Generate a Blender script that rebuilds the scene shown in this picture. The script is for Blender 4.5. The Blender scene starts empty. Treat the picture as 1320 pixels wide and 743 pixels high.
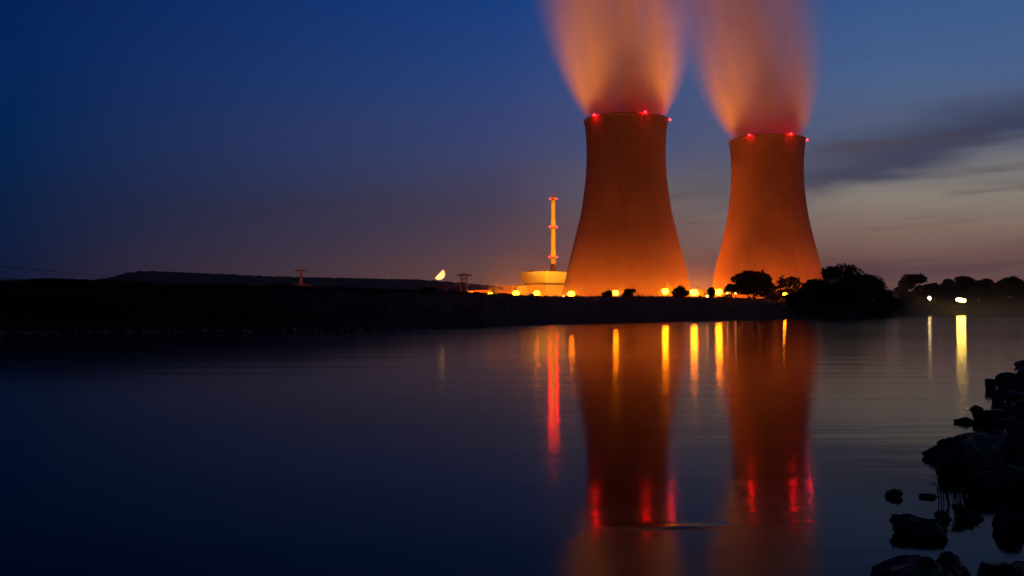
import bpy, bmesh, math, random
from mathutils import Vector, Matrix, noise
R = math.radians
PI = math.pi
sc = bpy.context.scene
col = sc.collection

# ------------------------------------------------------------------ camera
F, CX, CY, HOR, CAMH = 1247.0, 660.0, 371.5, 401.0, 2.0
PITCH = math.atan((HOR - CY) / F)
cam = bpy.data.cameras.new('camera')
cam.lens = F / 1320 * 36
cam.sensor_width = 36
cam.clip_start = 0.1
cam.clip_end = 200000
camo = bpy.data.objects.new('camera', cam)
col.objects.link(camo)
camo.location = (0, 0, CAMH)
camo.rotation_euler = (PI / 2 + PITCH, 0, 0)
sc.camera = camo


def at(px, py, Y):
    u, v = (px - CX) / F, (CY - py) / F
    dy = math.cos(PITCH) - v * math.sin(PITCH)
    dz = math.sin(PITCH) + v * math.cos(PITCH)
    t = Y / dy
    return Vector((u * t, Y, CAMH + dz * t))


def wdist(py):
    """distance of the water surface seen at picture row py"""
    v = (CY - py) / F
    dz = math.sin(PITCH) + v * math.cos(PITCH)
    dy = math.cos(PITCH) - v * math.sin(PITCH)
    return CAMH / -dz * dy


def lin(r, g, b):
    def f(c):
        c /= 255
        return c / 12.92 if c <= .04045 else ((c + .055) / 1.055) ** 2.4
    return (f(r), f(g), f(b), 1)


# ------------------------------------------------------------------ dusk sky
sc.view_settings.view_transform = 'Standard'
sc.view_settings.look = 'None'
sc.view_settings.exposure = 0
sc.view_settings.gamma = 1
sc.view_settings.use_curve_mapping = False
sc.cycles.use_denoising = True
sc.cycles.max_bounces = 6
sc.cycles.volume_bounces = 2
sc.cycles.transparent_max_bounces = 8
sc.cycles.sample_clamp_indirect = 30
sc.cycles.volume_step_rate = 1.0

world = bpy.data.worlds.new('World')
sc.world = world
world.use_nodes = True


class NT:
    """small node-tree helper"""
    def __init__(self, tree):
        self.t = tree
        for n in list(tree.nodes):
            tree.nodes.remove(n)

    def n(self, kind, **kw):
        nd = self.t.nodes.new(kind)
        for k, v in kw.items():
            setattr(nd, k, v)
        return nd

    def put(self, sock, v):
        if isinstance(v, bpy.types.NodeSocket):
            self.t.links.new(v, sock)
        elif v is not None:
            sock.default_value = v

    def m(self, op, a, b=None, c=None, clamp=False):
        nd = self.n('ShaderNodeMath', operation=op, use_clamp=clamp)
        for i, v in enumerate((a, b, c)):
            self.put(nd.inputs[i], v)
        return nd.outputs[0]

    def rng(self, v, a, b, c=0.0, d=1.0, smooth=False):
        nd = self.n('ShaderNodeMapRange')
        nd.interpolation_type = 'SMOOTHSTEP' if smooth else 'LINEAR'
        self.put(nd.inputs[0], v)
        for i, x in zip((1, 2, 3, 4), (a, b, c, d)):
            self.put(nd.inputs[i], x)
        return nd.outputs[0]

    def ramp(self, v, stops):
        nd = self.n('ShaderNodeValToRGB')
        e = nd.color_ramp.elements
        while len(e) < len(stops):
            e.new(.5)
        for el, (p, c) in zip(e, stops):
            el.position = p
            el.color = c
        self.put(nd.inputs[0], v)
        return nd.outputs[0]

    def mix(self, f, a, b, mode='MIX'):
        nd = self.n('ShaderNodeMix', data_type='RGBA', blend_type=mode)
        self.put(nd.inputs[0], f)
        self.put(nd.inputs[6], a)
        self.put(nd.inputs[7], b)
        return nd.outputs[2]

    def noise(self, vec, scale, detail=3, rough=.5):
        nd = self.n('ShaderNodeTexNoise')
        self.put(nd.inputs['Vector'], vec)
        nd.inputs['Scale'].default_value = scale
        nd.inputs['Detail'].default_value = detail
        nd.inputs['Roughness'].default_value = rough
        return nd.outputs[0]

    def vec(self, x, y, z):
        nd = self.n('ShaderNodeCombineXYZ')
        for i, v in enumerate((x, y, z)):
            self.put(nd.inputs[i], v)
        return nd.outputs[0]


w = NT(world.node_tree)
tc = w.n('ShaderNodeTexCoord')
sep = w.n('ShaderNodeSeparateXYZ')
w.put(sep.inputs[0], tc.outputs['Generated'])
sx, sy, sz = sep.outputs
el = w.m('MAXIMUM', sz, 0.0)
hyp = w.m('SQRT', w.m('ADD', w.m('MULTIPLY', sx, sx), w.m('ADD', w.m('MULTIPLY', sy, sy), 1e-5)))
az = w.m('DIVIDE', sx, hyp)
# long thin banks of cloud bend the bands a little
band = w.noise(w.vec(w.m('MULTIPLY', az, 2.2), w.m('MULTIPLY', el, 16.0), 3.1), 1.6, 3, .5)
elw = w.m('ADD', el, w.m('MULTIPLY', w.m('SUBTRACT', band, .5), .035))
elw = w.m('MAXIMUM', elw, 0.0)
LEFT = [(0, (17, 26, 56)), (.045, (16, 29, 62)), (.08, (10, 33, 70)), (.16, (1, 38, 86)), (.235, (1, 37, 92)), (.305, (3, 31, 90)), (.36, (1, 9, 34)), (.6, (1, 5, 16)), (1, (1, 4, 12))]
MID = [(0, (112, 74, 62)), (.045, (98, 72, 72)), (.08, (82, 68, 84)), (.104, (72, 67, 90)), (.16, (62, 72, 114)), (.235, (42, 70, 128)), (.305, (22, 64, 130)), (.42, (5, 26, 66)), (.6, (2, 10, 28)), (1, (1, 4, 12))]
RIGHT = [(0, (108, 74, 76)), (.045, (118, 86, 84)), (.075, (142, 117, 104)), (.105, (150, 140, 128)), (.135, (126, 124, 126)), (.165, (90, 102, 130)), (.235, (72, 100, 146)), (.305, (52, 88, 142)), (.42, (14, 34, 70)), (.6, (4, 12, 30)), (1, (1, 4, 12))]
cols = [w.ramp(elw, [(p, lin(*c)) for p, c in tab]) for tab in (LEFT, MID, RIGHT)]
c1 = w.mix(w.rng(az, -.46, .0), cols[0], cols[1])
c2 = w.mix(w.rng(az, .0, .36), c1, cols[2])
# one long dark cloud low over the trees on the sunset side, its lower edge rising away
edge = w.m('ADD', .068, w.m('MULTIPLY', az, .16))
wob = w.m('MULTIPLY', w.m('SUBTRACT', w.noise(w.vec(w.m('MULTIPLY', az, 5), w.m('MULTIPLY', el, 22), 0.0), 1.0, 4, .55), .5), .05)
hgt = w.m('ADD', w.m('SUBTRACT', el, edge), w.m('MULTIPLY', wob, 1.5))
cl = w.m('MULTIPLY', w.rng(hgt, -.010, .014, smooth=True), w.rng(hgt, .02, .075, 1.0, 0.0, smooth=True))
cl = w.m('MULTIPLY', cl, w.rng(az, .12, .34, smooth=True))
c3 = w.mix(w.m('MULTIPLY', cl, .85), c2, lin(56, 62, 90))
# thin streaks below it
st = w.noise(w.vec(w.m('MULTIPLY', az, 4), w.m('MULTIPLY', w.m('SUBTRACT', el, w.m('MULTIPLY', az, .04)), 60), 7.0), 1.0, 4, .6)
stm = w.m('MULTIPLY', w.rng(st, .5, .7, smooth=True), w.m('MULTIPLY', w.rng(el, .0, .03), w.rng(el, .16, .26, 1.0, 0.0)))
c4 = w.mix(w.m('MULTIPLY', stm, w.rng(az, -.05, .3, .0, .5)), c3, lin(78, 66, 76))
gx = w.m('DIVIDE', w.m('SUBTRACT', az, .12), .17)
gl = w.m('EXPONENT', w.m('MULTIPLY', w.m('ADD', w.m('MULTIPLY', gx, gx), w.m('DIVIDE', el, .05)), -1.0))
c4 = w.mix(gl, c4, (.20, .062, .030, 1), 'ADD')
back = w.rng(sy, -.3, .45, .12, 1.0)
down = w.rng(sz, -.05, 0.0, .15, 1.0)
c5 = w.mix(1.0, c4, w.vec(w.m('MULTIPLY', back, down), w.m('MULTIPLY', back, down), w.m('MULTIPLY', back, down)), 'MULTIPLY')
bg1 = w.n('ShaderNodeBackground')
w.put(bg1.inputs[0], c5)
bg1.inputs[1].default_value = 1.0
sky = w.n('ShaderNodeTexSky', sky_type='NISHITA')
sky.sun_disc = False
sky.sun_elevation = R(-5)
sky.sun_rotation = R(60)
bg2 = w.n('ShaderNodeBackground')
w.put(bg2.inputs[0], sky.outputs[0])
bg2.inputs[1].default_value = 0.05
add = w.n('ShaderNodeAddShader')
w.put(add.inputs[0], bg1.outputs[0])
w.put(add.inputs[1], bg2.outputs[0])
wo = w.n('ShaderNodeOutputWorld')
w.put(wo.inputs[0], add.outputs[0])

# ------------------------------------------------------------------ helpers
SODIUM = (1.0, .112, .003)
AMBER = (1.0, .34, .03)


def tag(o, label=None, cat=None, group=None, kind=None):
    if label: o['label'] = label
    if cat: o['category'] = cat
    if group: o['group'] = group
    if kind: o['kind'] = kind
    return o


def empty(name, loc, label=None, cat=None, group=None, rz=0):
    o = bpy.data.objects.new(name, None)
    o.empty_display_size = .5
    col.objects.link(o)
    o.location = loc
    o.rotation_euler = (0, 0, rz)
    return tag(o, label, cat, group)


class MB:
    def __init__(self):
        self.v, self.f = [], []

    def add(self, vs, fs):
        b = len(self.v)
        self.v += [tuple(p) for p in vs]
        self.f += [tuple(b + i for i in f) for f in fs]

    def box(self, c, s, rz=0):
        cx, cy, cz = c
        a, b, h = s[0] / 2, s[1] / 2, s[2] / 2
        ca, sa = math.cos(rz), math.sin(rz)
        vs = []
        for z in (-h, h):
            for x, y in ((-a, -b), (a, -b), (a, b), (-a, b)):
                vs.append((cx + x * ca - y * sa, cy + x * sa + y * ca, cz + z))
        self.add(vs, [(3, 2, 1, 0), (4, 5, 6, 7), (0, 1, 5, 4), (1, 2, 6, 5), (2, 3, 7, 6), (3, 0, 4, 7)])
        return self

    def tube(self, pts, rad, n=6, caps=True):
        pts = [Vector(p) for p in pts]
        rs = rad if isinstance(rad, (list, tuple)) else [rad] * len(pts)
        vs, fs = [], []
        for i, p in enumerate(pts):
            d = (pts[min(i + 1, len(pts) - 1)] - pts[max(i - 1, 0)]).normalized()
            u = d.cross(Vector((0, 0, 1)))
            if u.length < 1e-3:
                u = Vector((1, 0, 0))
            u.normalize()
            v = d.cross(u)
            for k in range(n):
                a = 2 * PI * k / n
                vs.append(p + (u * math.cos(a) + v * math.sin(a)) * rs[i])
        for i in range(len(pts) - 1):
            for k in range(n):
                k2 = (k + 1) % n
                fs.append((i * n + k, i * n + k2, (i + 1) * n + k2, (i + 1) * n + k))
        if caps:
            fs.append(tuple(range(n - 1, -1, -1)))
            fs.append(tuple((len(pts) - 1) * n + k for k in range(n)))
        self.add(vs, fs)
        return self

    def lathe(self, prof, n=24, c=(0, 0, 0), shift=None):
        vs, fs = [], []
        for r, z in prof:
            ox, oy = shift(z) if shift else (0, 0)
            for k in range(n):
                a = 2 * PI * k / n
                vs.append((c[0] + ox + r * math.cos(a), c[1] + oy + r * math.sin(a), c[2] + z))
        for i in range(len(prof) - 1):
            for k in range(n):
                k2 = (k + 1) % n
                fs.append((i * n + k, i * n + k2, (i + 1) * n + k2, (i + 1) * n + k))
        fs.append(tuple(range(n - 1, -1, -1)))
        fs.append(tuple((len(prof) - 1) * n + k for k in range(n)))
        self.add(vs, fs)
        return self

    def ball(self, c, r, n=10, m=6, s=(1, 1, 1)):
        prof = []
        vs, fs = [], []
        vs.append((c[0], c[1], c[2] - r * s[2]))
        for i in range(1, m):
            t = -PI / 2 + PI * i / m
            for k in range(n):
                a = 2 * PI * k / n
                vs.append((c[0] + r * s[0] * math.cos(t) * math.cos(a), c[1] + r * s[1] * math.cos(t) * math.sin(a), c[2] + r * s[2] * math.sin(t)))
        vs.append((c[0], c[1], c[2] + r * s[2]))
        for k in range(n):
            k2 = (k + 1) % n
            fs.append((0, 1 + k2, 1 + k))
            fs.append((len(vs) - 1, 1 + (m - 2) * n + k, 1 + (m - 2) * n + k2))
        for i in range(m - 2):
            for k in range(n):
                k2 = (k + 1) % n
                fs.append((1 + i * n + k, 1 + i * n + k2, 1 + (i + 1) * n + k2, 1 + (i + 1) * n + k))
        self.add(vs, fs)
        return self

    def build(self, name, mat, parent=None, smooth=False, loc=None):
        me = bpy.data.meshes.new(name)
        me.from_pydata(self.v, [], self.f)
        me.validate()
        if mat:
            me.materials.append(mat)
        if smooth:
            me.polygons.foreach_set('use_smooth', [True] * len(me.polygons))
        o = bpy.data.objects.new(name, me)
        col.objects.link(o)
        if parent:
            o.parent = parent
        if loc is not None:
            o.location = loc
        return o


def copy_tree(o, parent=None):
    c = o.copy()
    col.objects.link(c)
    if parent:
        c.parent = parent
    for ch in [x for x in bpy.data.objects if x.parent == o]:
        copy_tree(ch, c)
    return c


def mat(name, base, rough=.8, vary=None, scale=1.0, bump=0, bscale=None, metallic=0):
    m = bpy.data.materials.new(name)
    m.use_nodes = True
    t = NT(m.node_tree)
    b = t.n('ShaderNodeBsdfPrincipled')
    out = t.n('ShaderNodeOutputMaterial')
    t.put(out.inputs[0], b.outputs[0])
    tcn = t.n('ShaderNodeTexCoord')
    b.inputs['Roughness'].default_value = rough
    b.inputs['Metallic'].default_value = metallic
    c = (*base, 1)
    if vary:
        nz = t.noise(tcn.outputs['Object'], scale, 5, .6)
        f = t.rng(nz, .3, .7)
        t.put(b.inputs['Base Color'], t.mix(f, c, (*vary, 1)))
    else:
        b.inputs['Base Color'].default_value = c
    if bump:
        nz = t.noise(tcn.outputs['Object'], bscale or scale, 6, .6)
        bp = t.n('ShaderNodeBump')
        bp.inputs['Strength'].default_value = 1
        bp.inputs['Distance'].default_value = bump
        t.put(bp.inputs['Height'], nz)
        t.put(b.inputs['Normal'], bp.outputs[0])
    return m


def glow(name, color, strength):
    m = bpy.data.materials.new(name)
    m.use_nodes = True
    t = NT(m.node_tree)
    e = t.n('ShaderNodeEmission')
    e.inputs[0].default_value = (*color, 1)
    e.inputs[1].default_value = strength
    out = t.n('ShaderNodeOutputMaterial')
    t.put(out.inputs[0], e.outputs[0])
    return m


def light(name, kind, loc, energy, color, parent=None, target=None, spot=60, blend=.5, size=.5):
    l = bpy.data.lights.new(name, kind)
    l.energy = energy
    l.color = color
    l.shadow_soft_size = size
    if kind == 'SPOT':
        l.spot_size = R(spot)
        l.spot_blend = blend
    o = bpy.data.objects.new(name, l)
    col.objects.link(o)
    o.location = loc
    if target is not None:
        d = Vector(target) - Vector(loc)
        o.rotation_euler = d.to_track_quat('-Z', 'Y').to_euler()
    if parent:
        o.parent = parent
    return o


# ------------------------------------------------------------------ materials
M = {}
M['soil'] = mat('meadow_soil', (.016, .017, .010), .95, (.026, .022, .014), .15)
M['grass'] = mat('dry_grass', (.024, .026, .012), .9, (.045, .038, .02), .3)
M['leaf'] = mat('dark_leaves', (.035, .05, .02), .8, (.065, .075, .03), .6)
M['leaf2'] = mat('brownish_leaves', (.05, .05, .025), .8, (.08, .07, .035), .6)
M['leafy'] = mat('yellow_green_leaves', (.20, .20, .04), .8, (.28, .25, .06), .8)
M['bark'] = mat('bark', (.06, .045, .035), .95, (.03, .025, .02), 2)
M['rock'] = mat('wet_basalt_rock', (.12, .12, .13), .5, (.26, .26, .27), 5, .02, 14)
M['stone'] = mat('riprap_stone_grey', (.38, .38, .40), .7, (.22, .22, .23), 2.5, .03, 6)
M['shore'] = mat('shore_mud', (.03, .028, .025), .8, (.05, .045, .04), 2, .03, 5)
M['hill'] = mat('wooded_hillside', (.05, .055, .035), .95, (.03, .035, .02), .02)
M['steel'] = mat('galvanised_steel', (.45, .45, .44), .5, metallic=.3)
M['darksteel'] = mat('painted_dark_steel', (.08, .08, .085), .5)
M['wood'] = mat('weathered_timber', (.16, .12, .08), .85, (.09, .07, .05), 4)
M['cable'] = mat('aluminium_cable', (.05, .05, .05), .6)
M['stack'] = mat('pale_chimney_concrete', (.55, .53, .48), .7, (.45, .43, .39), .2)
M['roofdark'] = mat('dark_roofing', (.06, .055, .05), .8)
M['red_lamp'] = glow('red_warning_lamp', (1.0, .001, .002), 480)
M['sodium'] = glow('sodium_lamp_glass', (1.0, .20, .003), 115)
M['flood'] = glow('mercury_flood_glass', (1.0, .62, .09), 75)
M['white_bulb'] = glow('pale_bulb_glass', (1.0, .70, .28), 14)
M['small_bulb'] = glow('small_amber_bulb_glass', (1.0, .42, .10), 9)


def concrete_tower():
    m = bpy.data.materials.new('ribbed_tower_concrete')
    m.use_nodes = True
    t = NT(m.node_tree)
    b = t.n('ShaderNodeBsdfPrincipled')
    b.inputs['Roughness'].default_value = .9
    out = t.n('ShaderNodeOutputMaterial')
    t.put(out.inputs[0], b.outputs[0])
    tcn = t.n('ShaderNodeTexCoord')
    s = t.n('ShaderNodeSeparateXYZ')
    t.put(s.inputs[0], tcn.outputs['Object'])
    ang = t.m('ARCTAN2', s.outputs[1], s.outputs[0])
    # weather streaks run down the shell, lift joints ring it
    v = t.vec(t.m('MULTIPLY', t.m('COSINE', ang), 26), t.m('MULTIPLY', t.m('SINE', ang), 26), t.m('MULTIPLY', s.outputs[2], .02))
    nz = t.noise(v, 1.0, 4, .65)
    c = t.mix(t.rng(nz, .3, .72), (.28, .275, .26, 1), (.38, .37, .355, 1))
    big = t.noise(tcn.outputs['Object'], .035, 4, .6)
    c = t.mix(t.rng(big, .35, .7, 0, .65), c, (.21, .20, .19, 1))
    ring = t.m('FRACT', t.m('MULTIPLY', s.outputs[2], .42))
    rm = t.rng(ring, .0, .12, .4, 0)
    c = t.mix(rm, c, (.17, .165, .16, 1))
    t.put(b.inputs['Base Color'], c)
    return m


M['tower'] = concrete_tower()


def facade():
    m = bpy.data.materials.new('clad_facade')
    m.use_nodes = True
    t = NT(m.node_tree)
    b = t.n('ShaderNodeBsdfPrincipled')
    b.inputs['Roughness'].default_value = .7
    out = t.n('ShaderNodeOutputMaterial')
    t.put(out.inputs[0], b.outputs[0])
    tcn = t.n('ShaderNodeTexCoord')
    s = t.n('ShaderNodeSeparateXYZ')
    t.put(s.inputs[0], tcn.outputs['Object'])
    fx = t.m('FRACT', t.m('MULTIPLY', t.m('ADD', s.outputs[0], s.outputs[1]), .25))
    fz = t.m('FRACT', t.m('MULTIPLY', s.outputs[2], .3))
    j = t.m('MAXIMUM', t.rng(fx, 0, .07, 1, 0), t.rng(fz, 0, .06, 1, 0))
    nz = t.noise(tcn.outputs['Object'], .25, 4, .6)
    c = t.mix(t.rng(nz, .3, .7), (.5, .49, .45, 1), (.62, .6, .55, 1))
    c = t.mix(t.m('MULTIPLY', j, .4), c, (.25, .24, .22, 1))
    t.put(b.inputs['Base Color'], c)
    return m


M['facade'] = facade()


def water_mat():
    m = bpy.data.materials.new('river_water')
    m.use_nodes = True
    t = NT(m.node_tree)
    b = t.n('ShaderNodeBsdfPrincipled')
    b.inputs['Base Color'].default_value = (.0012, .002, .004, 1)
    b.inputs['IOR'].default_value = 1.10
    out = t.n('ShaderNodeOutputMaterial')
    t.put(out.inputs[0], b.outputs[0])
    tcn = t.n('ShaderNodeTexCoord')
    s = t.n('ShaderNodeSeparateXYZ')
    t.put(s.inputs[0], tcn.outputs['Object'])
    x, y, z = s.outputs
    # wind patches: bands of slightly rougher water
    patch = t.noise(t.vec(t.m('MULTIPLY', x, .012), t.m('MULTIPLY', y, .05), 0.0), 1.0, 3, .55)
    t.put(b.inputs['Roughness'], t.rng(patch, .3, .7, .085, .115))
    sw = t.noise(t.vec(t.m('MULTIPLY', x, .10), t.m('MULTIPLY', y, .55), 0.0), 1.0, 3, .5)
    rp = t.noise(t.vec(t.m('MULTIPLY', x, .7), t.m('MULTIPLY', y, 2.6), 4.0), 1.0, 3, .5)
    near = t.rng(y, 5, 60, 1, .4)
    # the current heaves over a sunken boulder
    bx, by = at(868, 679, wdist(679)).x, wdist(679)
    dx = t.m('DIVIDE', t.m('SUBTRACT', x, bx), .42)
    dy = t.m('DIVIDE', t.m('SUBTRACT', y, t.m('ADD', by, t.m('MULTIPLY', t.m('SUBTRACT', x, bx), .06))), .10)
    g = t.m('EXPONENT', t.m('MULTIPLY', t.m('ADD', t.m('MULTIPLY', dx, dx), t.m('MULTIPLY', dy, dy)), -1.0))
    h = t.m('ADD', t.m('MULTIPLY', sw, .012), t.m('MULTIPLY', t.m('MULTIPLY', rp, near), .0012))
    bandw = t.noise(t.vec(t.m('MULTIPLY', x, .06), t.m('MULTIPLY', y, .9), 9.0), 1.0, 4, .6)
    h = t.m('ADD', h, t.m('MULTIPLY', t.m('MULTIPLY', bandw, t.rng(x, 0, 8)), .012))
    h = t.m('ADD', h, t.m('MULTIPLY', g, .010))
    bp = t.n('ShaderNodeBump')
    bp.inputs['Strength'].default_value = 1
    bp.inputs['Distance'].default_value = 1
    t.put(bp.inputs['Height'], h)
    t.put(b.inputs['Normal'], bp.outputs[0])
    return m


M['water'] = water_mat()

# ------------------------------------------------------------------ water, banks, hills
mb = MB()
mb.add([(-4000, -200, 0), (4000, -200, 0), (4000, 4500, 0), (-4000, 4500, 0)], [(0, 1, 2, 3)])
tag(mb.build('water', M['water']), kind='structure')

BANK = [(-700, 445, 364), (-300, 440, 366), (0, 434, 367), (200, 430.5, 370), (400, 428, 374), (550, 424.5, 377.5), (620, 422.3, 380), (700, 419.5, 384),
        (800, 417, 383.5), (900, 415, 384), (1000, 412.3, 387), (1100, 409.5, 391), (1150, 407.3, 394.5), (1180, 406.2, 397), (1320, 405.7, 398.5), (1600, 405.2, 398), (2100, 405, 398)]


def interp(tab, x, k):
    if x <= tab[0][0]: return tab[0][k]
    for a, b in zip(tab, tab[1:]):
        if x <= b[0]:
            f = (x - a[0]) / (b[0] - a[0])
            return a[k] + (b[k] - a[k]) * f
    return tab[-1][k]


OFF = [(-700, 25), (250, 25), (400, 40), (500, 70), (620, 150), (700, 240), (800, 260), (950, 250), (1000, 190), (1040, 90), (1100, 40), (1160, 16), (2100, 14)]


def bank(px):
    """distance of the far waterline, offset and height of the crest behind it"""
    d = wdist(interp(BANK, px, 1))
    off = interp(OFF, px, 1)
    zc = at(px, interp(BANK, px, 2), d + off).z
    return d, off, zc


def ground_z(px, Y):
    d, off, zc = bank(px)
    t = (Y - d) / off
    plateau = 4.5
    if t <= 0: z = t * off * .35
    elif t < 1: z = min(zc * (1 - (1 - t) ** 1.7), (Y - d) * .28 + max(0, Y - d - 10) * .02)
    else: z = zc + (plateau - zc) * min(1, max(0, (Y - d - off - 12)) / 60)
    return z


def gz(x, y):
    return ground_z(CX + x / y * F, y)


mb = MB()
pxs = list(range(-700, 2101, 6))
offs = [-4, -1, 0, .8, 2, 4, 7, 11, 15, 18, 20, 23, 28, 40, 70, 130, 250, 420, 700, 1200, 2200, 4500, 9000]
vs, fs = [], []
for px in pxs:
    d, off, zc = bank(px)
    for o in offs:
        oo = (o * min(1, off / 20) if o < 7 else off * (o / 20) ** 1.0 if o <= 23 else off + o) if o > 0 else o
        if 7 <= o <= 23: oo = max(oo, 7 * min(1, off / 20))
        Y = d + oo
        z = ground_z(px, Y)
        X = (px - CX) / F * Y
        if o > 0:
            z += (noise.noise(Vector((X * .09, Y * .09, 0))) * .35 + noise.noise(Vector((X * .4, Y * .4, 5))) * .16) * min(1, o / 8)
        vs.append((X, Y + noise.noise(Vector((X * .05, 9, 0))) * 1.2 * (o <= 20), z))
n = len(offs)
for i in range(len(pxs) - 1):
    for j in range(n - 1):
        fs.append((i * n + j, (i + 1) * n + j, (i + 1) * n + j + 1, i * n + j + 1))
mb.add(vs, fs)
tag(mb.build('ground', M['soil'], smooth=True), kind='structure')

RIDGE = [(-700, 366), (-300, 362), (-60, 359), (0, 361), (60, 358.5), (120, 361), (140, 358), (165, 351.5), (185, 349.5), (220, 350.5), (300, 354), (340, 356), (400, 357.5), (470, 359), (540, 360.5), (600, 365), (660, 371), (740, 377), (840, 384), (900, 388)]
mb = MB()
vs, fs = [], []
pxs = [-700 + 2.0 * i for i in range(801)]
rows = [(2300, 0), (2500, .12), (2700, .4), (2900, .72), (3100, .93), (3200, 1), (3300, .98), (3700, .6), (4300, 0)]
for px in pxs:
    yr = interp(RIDGE, px, 1)
    zr = at(px, yr, 3200).z
    for Y, f in rows:
        X = (px - CX) / F * Y
        wood = noise.noise(Vector((X * .045, Y * .03, 2))) * 2.6 + noise.noise(Vector((X * .14, Y * .1, 7))) * 2.4
        vs.append((X, Y, zr * f + wood * (f > .05) + (0 if f > .05 else -2)))
n = len(rows)
for i in range(len(pxs) - 1):
    for j in range(n - 1):
        fs.append((i * n + j, (i + 1) * n + j, (i + 1) * n + j + 1, i * n + j + 1))
mb.add(vs, fs)
tag(mb.build('hills', M['hill']), kind='structure')

# near shore under the boulders
SH = [(-3, -8), (1.2, -2), (3.6, 2), (4.6, 6), (5.3, 10), (6.0, 12.2), (7.2, 15), (9.5, 18.5), (13.6, 26), (18.5, 36), (32, 52), (70, 80)]
mb = MB()
vs, fs = [], []
steps = [-1.2, -.3, .3, .9, 1.8, 3, 5, 9, 16, 40]
zs = [-.7, -.18, .04, .12, .2, .3, .5, .9, 1.3, 2.0]
fine = []
for a, b in zip(SH, SH[1:]):
    for k in range(6):
        f = k / 6
        fine.append((a[0] + (b[0] - a[0]) * f, a[1] + (b[1] - a[1]) * f))
for x, y in fine:
    for s, z in zip(steps, zs):
        X = x + s * .9
        Y = y - s * .45
        vs.append((X, Y, z + noise.noise(Vector((X * 1.3, Y * 1.3, 0))) * .10))
n = len(steps)
for i in range(len(fine) - 1):
    for j in range(n - 1):
        fs.append((i * n + j, i * n + j + 1, (i + 1) * n + j + 1, (i + 1) * n + j))
mb.add(vs, fs)
tag(mb.build('shore', M['shore'], smooth=True), kind='structure')

# ------------------------------------------------------------------ cooling towers
PROFILE = [(0, 52.0), (10, 49.8), (16, 48.2), (34, 44.3), (46, 41.4), (58, 38.4), (70, 35.6), (76, 34.4), (88, 32.6), (100, 31.2), (109, 30.6), (118, 30.3), (125, 30.4), (135, 31.0), (141, 31.7), (145, 32.2)]


def tower_r(z):
    # smooth (Catmull-Rom) through the profile
    P = PROFILE
    i = 0
    while i < len(P) - 2 and z > P[i + 1][0]:
        i += 1
    p0, p1, p2, p3 = P[max(i - 1, 0)], P[i], P[i + 1], P[min(i + 2, len(P) - 1)]
    t = (z - p1[0]) / (p2[0] - p1[0])
    h = p2[0] - p1[0]
    m1 = (p2[1] - p0[1]) / (p2[0] - p0[0]) * h
    m2 = (p3[1] - p1[1]) / (p3[0] - p1[0]) * h
    return (2 * t ** 3 - 3 * t * t + 1) * p1[1] + (t ** 3 - 2 * t * t + t) * m1 + (-2 * t ** 3 + 3 * t * t) * p2[1] + (t ** 3 - t * t) * m2


def tower_shell():
    NR, SEG = 96, 96 * 5
    mb = MB()
    vs, fs = [], []
    zz = [145 * i / 58 for i in range(59)]
    for z in zz:
        r = tower_r(z)
        for k in range(SEG):
            a = 2 * PI * k / SEG
            ph = k % 5
            rr = r + (.13 if ph in (0, 1) else 0)
            vs.append((rr * math.cos(a), rr * math.sin(a), z))
    for z in reversed(zz):
        r = tower_r(z) - 1.0
        for k in range(SEG):
            a = 2 * PI * k / SEG
            vs.append((r * math.cos(a), r * math.sin(a), z))
    for i in range(len(zz) * 2 - 1):
        for k in range(SEG):
            k2 = (k + 1) % SEG
            fs.append((i * SEG + k, i * SEG + k2, (i + 1) * SEG + k2, (i + 1) * SEG + k))
    mb.add(vs, fs)
    return mb


TOWERS = []


def cooling_tower(px, Y, label, lamps):
    base = Vector(((px - CX) / F * Y, Y, 4.5))
    t = empty('cooling_tower', base, label, 'cooling tower', 'pair of cooling towers')
    if TOWERS:
        sh = TOWERS[0][1].copy()
        col.objects.link(sh)
        sh.parent = t
    else:
        sh = tower_shell().build('shell', M['tower'], t)
    ring = MB()
    ring.lathe([(32.3, 143.4), (32.7, 143.8), (32.7, 145.2), (31.0, 145.25), (31.0, 143.9)], 96)
    # an annulus: drop the two end caps
    ring.f = ring.f[:-2]
    ring.f += [(4 * 96 + k, 4 * 96 + (k + 1) % 96, (k + 1) % 96, k) for k in range(96)]
    ring.build('rim_ring', M['tower'], t)
    TOWERS.append((t, sh))
    for deg in lamps:
        a = R(deg)
        ca, sa = math.cos(a), math.sin(a)
        MB().tube([(32.5 * ca, 32.5 * sa, 144.4), (33.9 * ca, 33.9 * sa, 144.4), (33.9 * ca, 33.9 * sa, 144.7)], .15, 6).build('lamp_bracket', M['darksteel'], t)
        MB().ball((33.9 * ca, 33.9 * sa, 145.3), .55, 10, 8).build('warning_light', M['red_lamp'], t)
    return t


T1 = cooling_tower(807.5, 748, 'nearer and larger cooling tower of ribbed concrete beside the pale block building', (-141, -72, -5, 60, 140))
T2 = cooling_tower(990, 836, 'farther cooling tower of ribbed concrete standing behind the dark round trees', (-130, -70, -6, 60, 140))


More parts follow.
